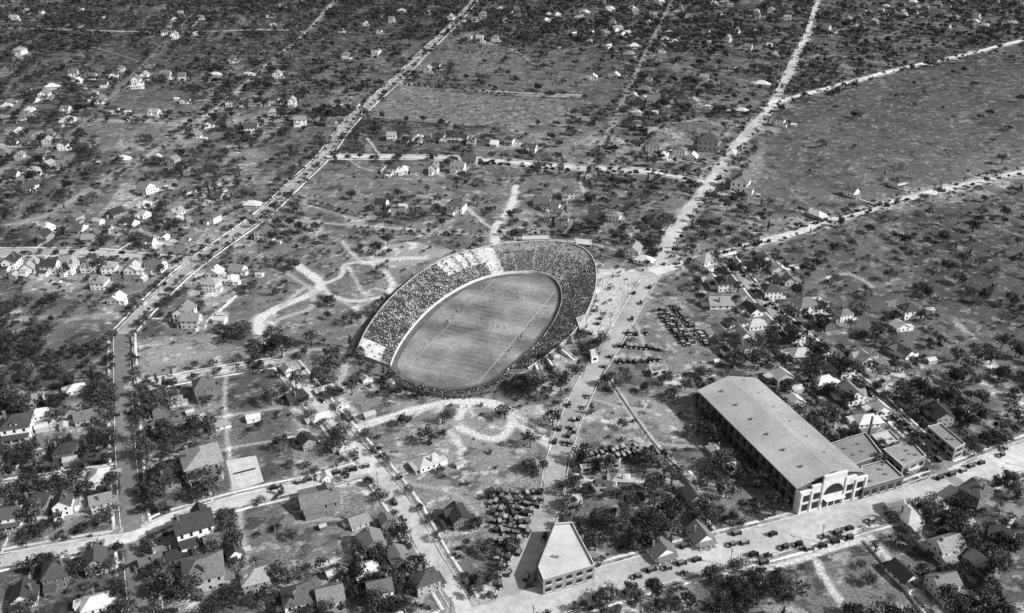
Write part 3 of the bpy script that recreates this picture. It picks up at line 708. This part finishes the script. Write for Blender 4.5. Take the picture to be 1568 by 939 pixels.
flat_building('store_building',[(1352,690),(1395,676),(1418,700),(1382,716)],5,M_brick,M_roofbig,1,vents=3)
flat_building('low_garage',[(1334,668),(1362,660),(1378,676),(1350,684)],4,M_mid,M_roofb2,1)
flat_building('garage_building',[(1420,655),(1440,650),(1478,682),(1462,690)],6,M_brick,M_rooflow,2)
flat_building('tin_storehouse',[(867,758),(890,757),(893,773),(864,774)],3.5,M_mid,M_roofb2,1,.2)
flat_building('service_shed',[(888,712),(950,704),(950,710),(890,718)],3,M_mid,M_rooflow,1,.1)
flat_building('service_shed',[(900,742),(945,738),(945,745),(900,750)],3,M_mid,M_rooflow,1,.1)
flat_building('service_shed',[(994,563),(1020,558),(1023,566),(998,571)],3,M_mid,M_rooflow,1,.1)
flat_building('ticket_house',[(903,537),(913,535),(916,546),(906,549)],3,M_white,M_roofb2,1,.3,vents=0)
flat_building('gate_building',[(800,362),(840,361),(842,367),(800,368)],3,M_conc,M_roofb2,1,.3,vents=0)
flat_building('gate_building',[(880,366),(906,368),(906,376),(882,374)],3,M_conc,M_roofb2,1,.3,vents=0)
flat_building('side_gate_building',[(882,488),(897,482),(901,494),(888,506)],3.6,M_conc,M_roofb2,1,.3,vents=0)
hx,hy=R(1220,786); ang=math.radians(20); Wd,Ln,Hh=31.0,78.0,11.0
mb=MB(); mb.box(0,Wd,0,Ln,0,Hh,M_brick)
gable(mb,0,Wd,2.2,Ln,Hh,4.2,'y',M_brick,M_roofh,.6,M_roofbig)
for k in range(6):
    y=10+k*12; mb.box(Wd*.25-.5,Wd*.25+.5,y,y+1,Hh+1.5,Hh+3.1,M_stone); mb.cyl((Wd*.72,y+5,Hh+1.8),'z',.4,1.6,M_tin,8)
for k in range(16):
    y=2.5+k*4.9
    for x,s in((0,-1),(Wd,1)):
        mb.box(x-.35 if s<0 else x,x if s<0 else x+.35,y-.45,y+.45,0,Hh-.9,M_brick)
        for z in(1.2,6.2):
            mb.box(x-.08 if s<0 else x,x if s<0 else x+.08,y+1.2,y+3.7,z,z+3.2,M_glass)
for (x0,x1,zt) in((-.6,5,10.5),(5,10,12),(10,21,15.5),(21,26,12),(26,31.6,10.5)):
    mb.box(x0,x1,-.8,-.003 if x0>-.5 else 2.0,0,zt,M_concw); mb.box(x0-.0,x1+.0,-1.0,.15 if zt>11 else .1,zt+.002,zt+.4,M_trim)
for x in(-.3,4.6,9.6,20.6,25.6,30.6): mb.box(x,x+.9,-1.25,-.803,0,13 if 9<x<21 else 10.4,M_concw)
for x0,x1 in((1.2,4),(5.9,9),(22,25),(27,30)):
    mb.box(x0,x1,-.9,-.803,1,4.2,M_glass); mb.box(x0,x1,-.9,-.803,5.6,8.6,M_glass)
for x in(11,14.2,17.4): mb.box(x,x+2.5,-.9,-.803,0.2,4.2,M_glass)
n=12
for k in range(n):
    a0=math.pi*k/n;a1=math.pi*(k+1)/n
    mb.face([(15.6,-.9,6.5),(15.6+4.6*math.cos(a0),-.9,6.5+4.6*math.sin(a0)),(15.6+4.6*math.cos(a1),-.9,6.5+4.6*math.sin(a1))],M_glass)
mb.box(11,20.2,-3.2,-1.3,4.6,4.9,M_trim)
inst('exhibition_hall',mb.mesh('exhibition_hall'),hx,hy,0,ang)
c,s=math.cos(ang),math.sin(ang)
occ.poly([(hx+c*a-s*b_,hy+s*a+c*b_) for a,b_ in((-3,-4),(Wd+3,-4),(Wd+3,Ln+2),(-3,Ln+2))],1,1,0)
mb=MB(); mb.cyl((0,0,0),'z',.7,10,M_chim,12,.5); mb.cyl((0,0,10.003),'z',.62,.4,M_stone,12)
p=R(1330,668); inst('brick_chimney_stack',mb.mesh('brick_chimney_stack'),p[0],p[1])
for (a_,b_) in(((838,546),(858,578)),((858,533),(880,552)),((822,558),(830,582)),((804,570),(822,582))):
    A=np.array(R(*a_,1.8));B=np.array(R(*b_)); L=np.linalg.norm(B-A); mb=MB(); w=1.0
    mb.hexa([(0,-w,0),(L,-w,0),(L,w,0),(0,w,0),(0,-w,1.8),(L,-w,.15),(L,w,.15),(0,w,1.8)],M_conce)
    for s in(-1,1):
        y0,y1=(w,w+.2) if s>0 else (-w-.2,-w)
        mb.hexa([(0,y0,0),(L,y0,0),(L,y1,0),(0,y1,0),(0,y0,2.5),(L,y0,.9),(L,y1,.9),(0,y1,2.5)],M_concw)
    inst('stadium_ramp',mb.mesh('stadium_ramp'),A[0],A[1],0,math.atan2(*(B-A)[::-1])); occ.line([tuple(A),tuple(B)],6,1,.1)
tc=[R(346,706),R(392,698),R(404,738),R(358,754)]
flat_poly('tennis_court',tc,0.03,M_court); occ.poly(tc,1,1,0)
tc=np.array(tc)
for i in range(4): dens.line([tuple(tc[i]),tuple(tc[(i+1)%4])],14,0,.5)
def TP(a,b_): return (tc[0]*(1-a)+tc[1]*a)*(1-b_)+(tc[3]*(1-a)+tc[2]*a)*b_
mb=MB()
def tl(a0,b0,a1,b1,w=.25,z=.04):
    A=TP(a0,b0);B=TP(a1,b1);t=(B-A)/np.linalg.norm(B-A);nn=np.array([-t[1],t[0]])*w/2
    mb.face([(*(A-nn),z),(*(B-nn),z),(*(B+nn),z),(*(A+nn),z)],M_trim)
for a_ in(.2,.3,.7,.8): tl(a_,.15,a_,.85)
for k,b_ in enumerate((.15,.35,.65,.85)): tl(.2,b_,.8,b_,.25,.046)
inst('court_marking',mb.mesh('court_marking'))
mb=MB(); A=TP(.15,.5);B=TP(.85,.5); L=np.linalg.norm(B-A)
mb.cyl((0,0,0),'z',.06,1.1,M_pole,6);mb.cyl((L,0,0),'z',.06,1.1,M_pole,6);mb.box(.06,L-.06,-.02,.02,.1,.95,M_glass);mb.box(.06,L-.06,-.03,.03,.952,1.02,M_trim)
inst('tennis_net',mb.mesh('tennis_net'),A[0],A[1],.05,math.atan2(*(B-A)[::-1]))

def fence(pts,h=1.7,m=None,name='board_fence'):
    m=m or M_fence; P=catmull(RL(pts),4.0); mb=MB()
    for k in range(len(P)-1):
        a,b_=P[k],P[k+1];t=(b_-a)/np.linalg.norm(b_-a);nn=np.array([-t[1],t[0]])*.05; hh=h+random.gauss(0,.04)
        mb.hexa([(*(a-nn),.1),(*(b_-nn),.1),(*(b_+nn),.1),(*(a+nn),.1),(*(a-nn),hh),(*(b_-nn),hh),(*(b_+nn),hh),(*(a+nn),hh)],m)
        mb.box(a[0]-.12,a[0]+.12,a[1]-.12,a[1]+.12,0,h+.25,m)
    inst(name,mb.mesh(name))
fence([(202,516),(204,550),(207,592)],1.4);fence([(300,508),(332,482),(362,455)],1.4);fence([(207,594),(300,576)],1.2);fence([(330,572),(420,556)],1.2)
fence([(932,578),(962,624),(1002,680),(1044,724),(1085,775)],.8);fence([(606,134),(700,141),(800,148),(872,150)],2);fence([(370,907),(440,882),(534,855)],1.2)
fence([(1095,525),(1180,470)],1.2,M_mid);fence([(1150,880),(1320,828)],1.0);fence([(1322,830),(1365,880),(1420,950)],1.0)
fence([(550,658),(620,636),(680,622)],.9,M_mid)

# ---------------------------------------------------------------- cars
def car_mesh(kind):
    mb=MB()
    mb.box(-2.0,2.0,-.55,.55,.42,.6,M_tyre)
    mb.box(.75,1.95,-.42,.42,.6,1.22,M_car,.05,.08)
    mb.box(1.952,2.03,-.4,.4,.55,1.2,M_trim)
    mb.box(-1.75,.748,-.78,.78,.6,1.2,M_car,.03,.02)
    if kind=='sedan':
        mb.box(-1.7,.6,-.74,.74,1.203,1.72,M_glass,.08,.05); mb.box(-1.78,.72,-.78,.78,1.723,1.86,M_top,.1,.1)
        for x in(-1.66,-.55,.5):
            for y in(-.74,.68): mb.box(x,x+.08,y,y+.06,1.203,1.722,M_car)
    else:
        mb.box(-1.5,-.3,-.7,.7,1.203,1.3,M_tyre); mb.box(-1.85,.65,-.8,.8,1.75,1.87,M_top,.12,.12); mb.box(.6,.64,-.7,.7,1.203,1.74,M_glass)
        for x in(-1.7,-.5,.5):
            for y in(-.74,.7): mb.box(x,x+.05,y,y+.05,1.203,1.75,M_car)
    for x in(-1.3,1.35):
        for y in(-.86,.70): mb.cyl((x,y,.38),'y',.38,.16,M_tyre,12)
        for s in(-1,1):
            y0,y1=(.6,.9) if s>0 else(-.9,-.6)
            mb.hexa([(x-.55,y0,.62),(x+.5,y0,.62),(x+.5,y1,.62),(x-.55,y1,.62),(x-.35,y0,.84),(x+.3,y0,.84),(x+.3,y1,.84),(x-.35,y1,.84)],M_car)
    for s in(-1,1):
        y0,y1=(.6,.88) if s>0 else(-.88,-.6); mb.box(-.8,.84,y0,y1,.42,.47,M_car)
        mb.cyl((1.98,s*.45-.0,.98),'x',.12,.14,M_trim,8)
    mb.cyl((-1.98,0,.95),'x',.34,.15,M_tyre,12)
    return mb.mesh('parked_car')
CARS=[car_mesh('sedan'),car_mesh('touring')]
CP=[]
def car(x,y,a):
    CP.append((x,y)); inst('parked_car',random.choice(CARS),x,y,.05,a+random.gauss(0,.06)+(math.pi if random.random()<.5 else 0),random.uniform(.92,1.08))
def car_row(p0,p1,gap=2.6,perp=True,prob=.92):
    A=np.array(R(*p0));B=np.array(R(*p1));L=np.linalg.norm(B-A);t=(B-A)/L;a=math.atan2(t[1],t[0])
    for s in np.arange(0,L,gap):
        if random.random()<prob: q=A+t*s; car(q[0]+random.gauss(0,.35),q[1]+random.gauss(0,.35),a+(math.pi/2 if perp else 0))
    occ.line([tuple(A),tuple(B)],6,1,.1)
for p0,p1 in(((1008,476),(1052,533)),((1014,473),(1062,530)),((1035,476),(1085,530)),((950,531),(1018,537)),((960,512),(996,513)),((948,556),(1010,553)),((905,712),(985,693)),((895,700),(975,685)),((1030,470),(1060,503)),((925,690),(1005,690))): car_row(p0,p1)
for p0,p1 in(((905,512),(935,470)),((1150,868),(1315,822)),((975,884),(1075,856)),((1200,842),(1320,806)),((1330,800),(1430,770)),((1120,838),(1200,815)),((560,716),(470,738)),((1120,400),(1190,478)),((880,645),(862,690)),((1190,474),(1265,540)),((1040,406),(1180,370)),((735,250),(870,262)),((905,262),(1000,268)),((1270,548),(1400,668)),((1210,354),(1380,306)),((1440,735),(1560,690))): car_row(p0,p1,6.2,False,.8)
for k in range(2200):
    u=random.uniform(748,838); v_=random.uniform(752,908); cx=842-(v_-770)*.45
    if u>cx-12: continue
    if u<748+(v_-752)*.12: continue
    p=R(u,v_)
    if at(occ,*p)>.5 or any(abs(p[0]-q[0])<2.0 and abs(p[1]-q[1])<3.2 for q in CP[-320:]): continue
    car(p[0],p[1],math.radians(random.choice([70,75,80,100,160])))
dens.poly(RL([(748,752),(840,752),(830,800),(790,905),(770,905)]),.08,1,0)
for r in RD:
    if r['cc']>0:
        for s in(-1,1):
            Q,T=offset(r['P'],s*(r['w']/2-1.1)); acc=0
            for k in range(1,len(Q)):
                acc+=np.linalg.norm(Q[k]-Q[k-1])
                if acc>6.3:
                    acc=0
                    if random.random()<r['cc'] and not near_other(Q[k][0],Q[k][1],r['i'],2): car(Q[k][0],Q[k][1],math.atan2(T[k][1],T[k][0]))
mb=MB(); mb.cyl((0,0,0),'z',.16,9,M_pole,8,.11); mb.box(-1.1,1.1,-.06,.06,8.2,8.34,M_pole); mb.box(-.8,.8,.07,.17,7.6,7.72,M_pole)
for x in(-1,-.5,.5,1): mb.cyl((x,0,8.343),'z',.05,.16,M_trim,6)
UP=mb.mesh('utility_pole')
for i in(7,5,6,8,1):
    r=RD[i]; Q,T=offset(r['P'],r['w']/2+1.3); acc=0
    for k in range(1,len(Q)):
        acc+=np.linalg.norm(Q[k]-Q[k-1])
        if acc>36: acc=0; inst('utility_pole',UP,Q[k][0],Q[k][1],0,math.atan2(T[k][1],T[k][0])+math.pi/2)

# ---------------------------------------------------------------- trees
def tree_mesh(name,h,rad,cl,per,ls,trunk=True,conifer=False,lobes=1):
    mb=MB()
    if trunk:
        th=h*.45; mb.cyl((0,0,0),'z',.05*rad+.12,th,M_bark,7,.09)
        for k in range(5):
            a=k*1.3+random.random(); z=h*random.uniform(.22,.42); L=rad*.6
            p=Vector((0,0,z)); q=Vector((math.cos(a)*L,math.sin(a)*L,z+h*.28)); w=.09
            s=Vector((-math.sin(a)*w,math.cos(a)*w,0)); u=Vector((0,0,w))
            mb.hexa([p-s-u,p+s-u,q+s*.4-u*.4,q-s*.4-u*.4,p-s+u,p+s+u,q+s*.4+u*.4,q-s*.4+u*.4],M_bark)
    V=list(mb.v);F=list(mb.f);MI=list(mb.m); tone=[1.0]*len(V)
    li=mb.mi(M_leaf)
    LB=[(random.gauss(0,rad*.3),random.gauss(0,rad*.3),random.uniform(.8,1.05)) for _ in range(lobes)] if lobes>1 else [(0,0,1)]
    for c_ in range(cl):
        if conifer:
            t=random.random()**.8; z=h*(.12+.86*t); rr=rad*(1-t)*.8+.15; a=random.random()*6.28; c0=np.array([math.cos(a)*rr*.6,math.sin(a)*rr*.6,z]); cr=rad*.32*(1.2-t)
        else:
            lx_,ly_,lz_=random.choice(LB); rl=rad*(.74 if lobes>1 else 1)
            a=random.random()*6.28; ph=math.acos(random.uniform(-.6,1)); rr=random.uniform(.35,.85)
            c0=np.array([lx_+math.cos(a)*math.sin(ph)*rl*rr,ly_+math.sin(a)*math.sin(ph)*rl*rr,(h*.58+math.cos(ph)*h*.34*rr)*lz_]); cr=rad*random.uniform(.26,.42)
        ct=random.choice([.45,.6,.8,1.0,1.3,1.9])
        for q in range(per):
            d=rng.normal(size=3);d/=np.linalg.norm(d); p=c0+d*cr*random.uniform(.6,1.05)*np.array([1,1,.8])
            nrm=d+rng.normal(size=3)*.4; nrm/=np.linalg.norm(nrm)
            u=np.cross(nrm,rng.normal(size=3));u/=np.linalg.norm(u);w=np.cross(nrm,u); s=ls*random.uniform(.55,1.2)
            b=len(V)
            V+= [tuple(p+u*s),tuple(p+w*s*.8),tuple(p-u*s*.9),tuple(p-w*s*.8)]; F.append((b,b+1,b+2,b+3)); MI.append(li); t_=ct*random.uniform(.75,1.25); tone+=[t_]*4
    me=bpy.data.meshes.new(name); me.from_pydata(V,[],F)
    for m_ in mb.mats: me.materials.append(m_)
    me.polygons.foreach_set('material_index',MI); a_=me.attributes.new('tone','FLOAT','POINT'); a_.data.foreach_set('value',tone); me.update(); return me
TREES=[]
for k in range(9):
    h=random.uniform(6.5,10.5); TREES.append(('shade_tree',tree_mesh('shade_tree',h,h*random.uniform(.38,.54),random.randint(15,24),30,.38,lobes=random.choice([1,2,3]))))
for k in range(2): TREES.append(('thin_autumn_tree',tree_mesh('thin_autumn_tree',8,3.4,11,20,.3,lobes=2)))
for k in range(2): TREES.append(('cedar_tree',tree_mesh('cedar_tree',7,1.9,20,22,.32,conifer=True)))
SHR=[tree_mesh('shrub',1.8,1.5,7,20,.25,trunk=False) for k in range(4)]
LOW=[tree_mesh('shade_tree',h_,h_*.5,16,20,.5,lobes=l_) for h_,l_ in((6.5,2),(8,1),(9.5,3),(8.5,2),(7.5,1))]
def tree(x,y,s=1.0):
    if y>850: nm,me='shade_tree',random.choice(LOW); s*=1.12
    else: nm,me=random.choices(TREES,[3]*9+[2.2,2.2]+[.8,.8])[0]
    if y<430: s*=1.12
    inst(nm,me,x,y,-.05,random.random()*6.28,(s*random.uniform(.8,1.25),s*random.uniform(.8,1.25),s*random.uniform(.8,1.12)))
for r in RD:
    if r['ts']:
        for s in(-1,1):
            Q,T=offset(r['P'],s*(r['w']/2+1.8)); Q=catmull(Q[::3],2.0) if len(Q)>8 else Q; acc=0
            for k in range(1,len(Q)):
                acc+=np.linalg.norm(Q[k]-Q[k-1])
                if acc>r['ts']:
                    acc=0
                    if random.random()<.7 and not near_other(Q[k][0],Q[k][1],r['i'],2): tree(Q[k][0]+random.gauss(0,.6),Q[k][1]+random.gauss(0,.6),random.uniform(.35,.75))
for k in range(32000):
    y=math.sqrt(random.uniform(190**2,1750**2)); x=random.uniform(-1,1)*(y*.60+50)
    if abs(x)>1140: continue
    d=at(dens,x,y)
    cl_=float(vnoise(np.array([x]),np.array([y]),22,5)[0])
    if random.random()>d*(.2+.95*(cl_>.48))*.85: continue
    if at(occ,x,y)>.5: continue
    tree(x,y,random.choice([.4,.5,.6,.75,.9,1.0,1.15]))
# extra yard trees in the nearer blocks
for k in range(3000):
    y=random.uniform(200,430); x=random.uniform(-1,1)*(y*.60+30); d=at(dens,x,y)
    if random.random()>d*.55 or at(occ,x,y)>.5: continue
    tree(x,y,random.choice([.5,.65,.8,1.0]))
for k in range(6500):
    y=random.uniform(200,700); x=random.uniform(-1,1)*(y*.60+30); d=at(dens,x,y)
    if random.random()>(d+.10)*.6 or at(occ,x,y)>.5: continue
    inst('shrub',random.choice(SHR),x,y,-.05,random.random()*6.28,random.uniform(.4,1.3))
def row(p0,p1,gap,s,nm=None):
    A=np.array(R(*p0));B=np.array(R(*p1));L=np.linalg.norm(B-A);t=(B-A)/L
    for q in np.arange(0,L,gap):
        x,y=A+t*q+rng.normal(0,.4,2)
        if at(occ,x,y)<.5:
            if nm: inst('shrub',random.choice(SHR),x,y,0,random.random()*6,s)
            else: tree(x,y,s)
for p0,p1 in(((566,190),(650,197)),((620,133),(780,148)),((430,300),(560,335)),((560,360),(900,362)),((940,200),(900,290)),((60,545),(160,535)),((60,555),(160,545)),((60,270),(180,262))): row(p0,p1,6,.55)
for k in range(7): row((585+k*6,150+k*5),(840-k*2,162+k*4),14,.7,1)
for p0,p1 in(((585,596),(640,608)),((640,608),(705,612)),((705,612),(780,596))): row(p0,p1,2.6,.7,1)

# ---------------------------------------------------------------- light, world, camera
el=math.radians(38); hd=np.array([.94,-.34]); hd/=np.linalg.norm(hd)
sd=Vector((hd[0]*math.cos(el),hd[1]*math.cos(el),math.sin(el)))
L=bpy.data.lights.new('sun','SUN'); L.energy=4.7; L.angle=math.radians(.5); L.color=(1,.99,.97)
o=bpy.data.objects.new('sun',L); o.rotation_euler=sd.to_track_quat('Z','Y').to_euler(); o.location=(0,0,500); COL.objects.link(o)
w=bpy.data.worlds.new('World'); scene.world=w; w.use_nodes=True; nt=w.node_tree
sky=nt.nodes.new('ShaderNodeTexSky'); sky.sky_type='NISHITA'; sky.sun_disc=False; sky.sun_elevation=el; sky.sun_rotation=math.atan2(hd[0],hd[1])
bw=nt.nodes.new('ShaderNodeRGBToBW'); bg=nt.nodes['Background']; bg.inputs['Strength'].default_value=.14
nt.links.new(sky.outputs[0],bw.inputs[0]); nt.links.new(bw.outputs[0],bg.inputs['Color'])
cam=bpy.data.cameras.new('camera'); cam.sensor_width=36; cam.lens=36*FOC/1568; cam.clip_end=30000; cam.clip_start=1
co=bpy.data.objects.new('camera',cam); co.location=(0,0,ALT); co.rotation_euler=(math.pi/2-TILT,0,0); COL.objects.link(co)
scene.camera=co
scene.view_settings.view_transform='Standard'; scene.view_settings.look='None'; scene.view_settings.exposure=0
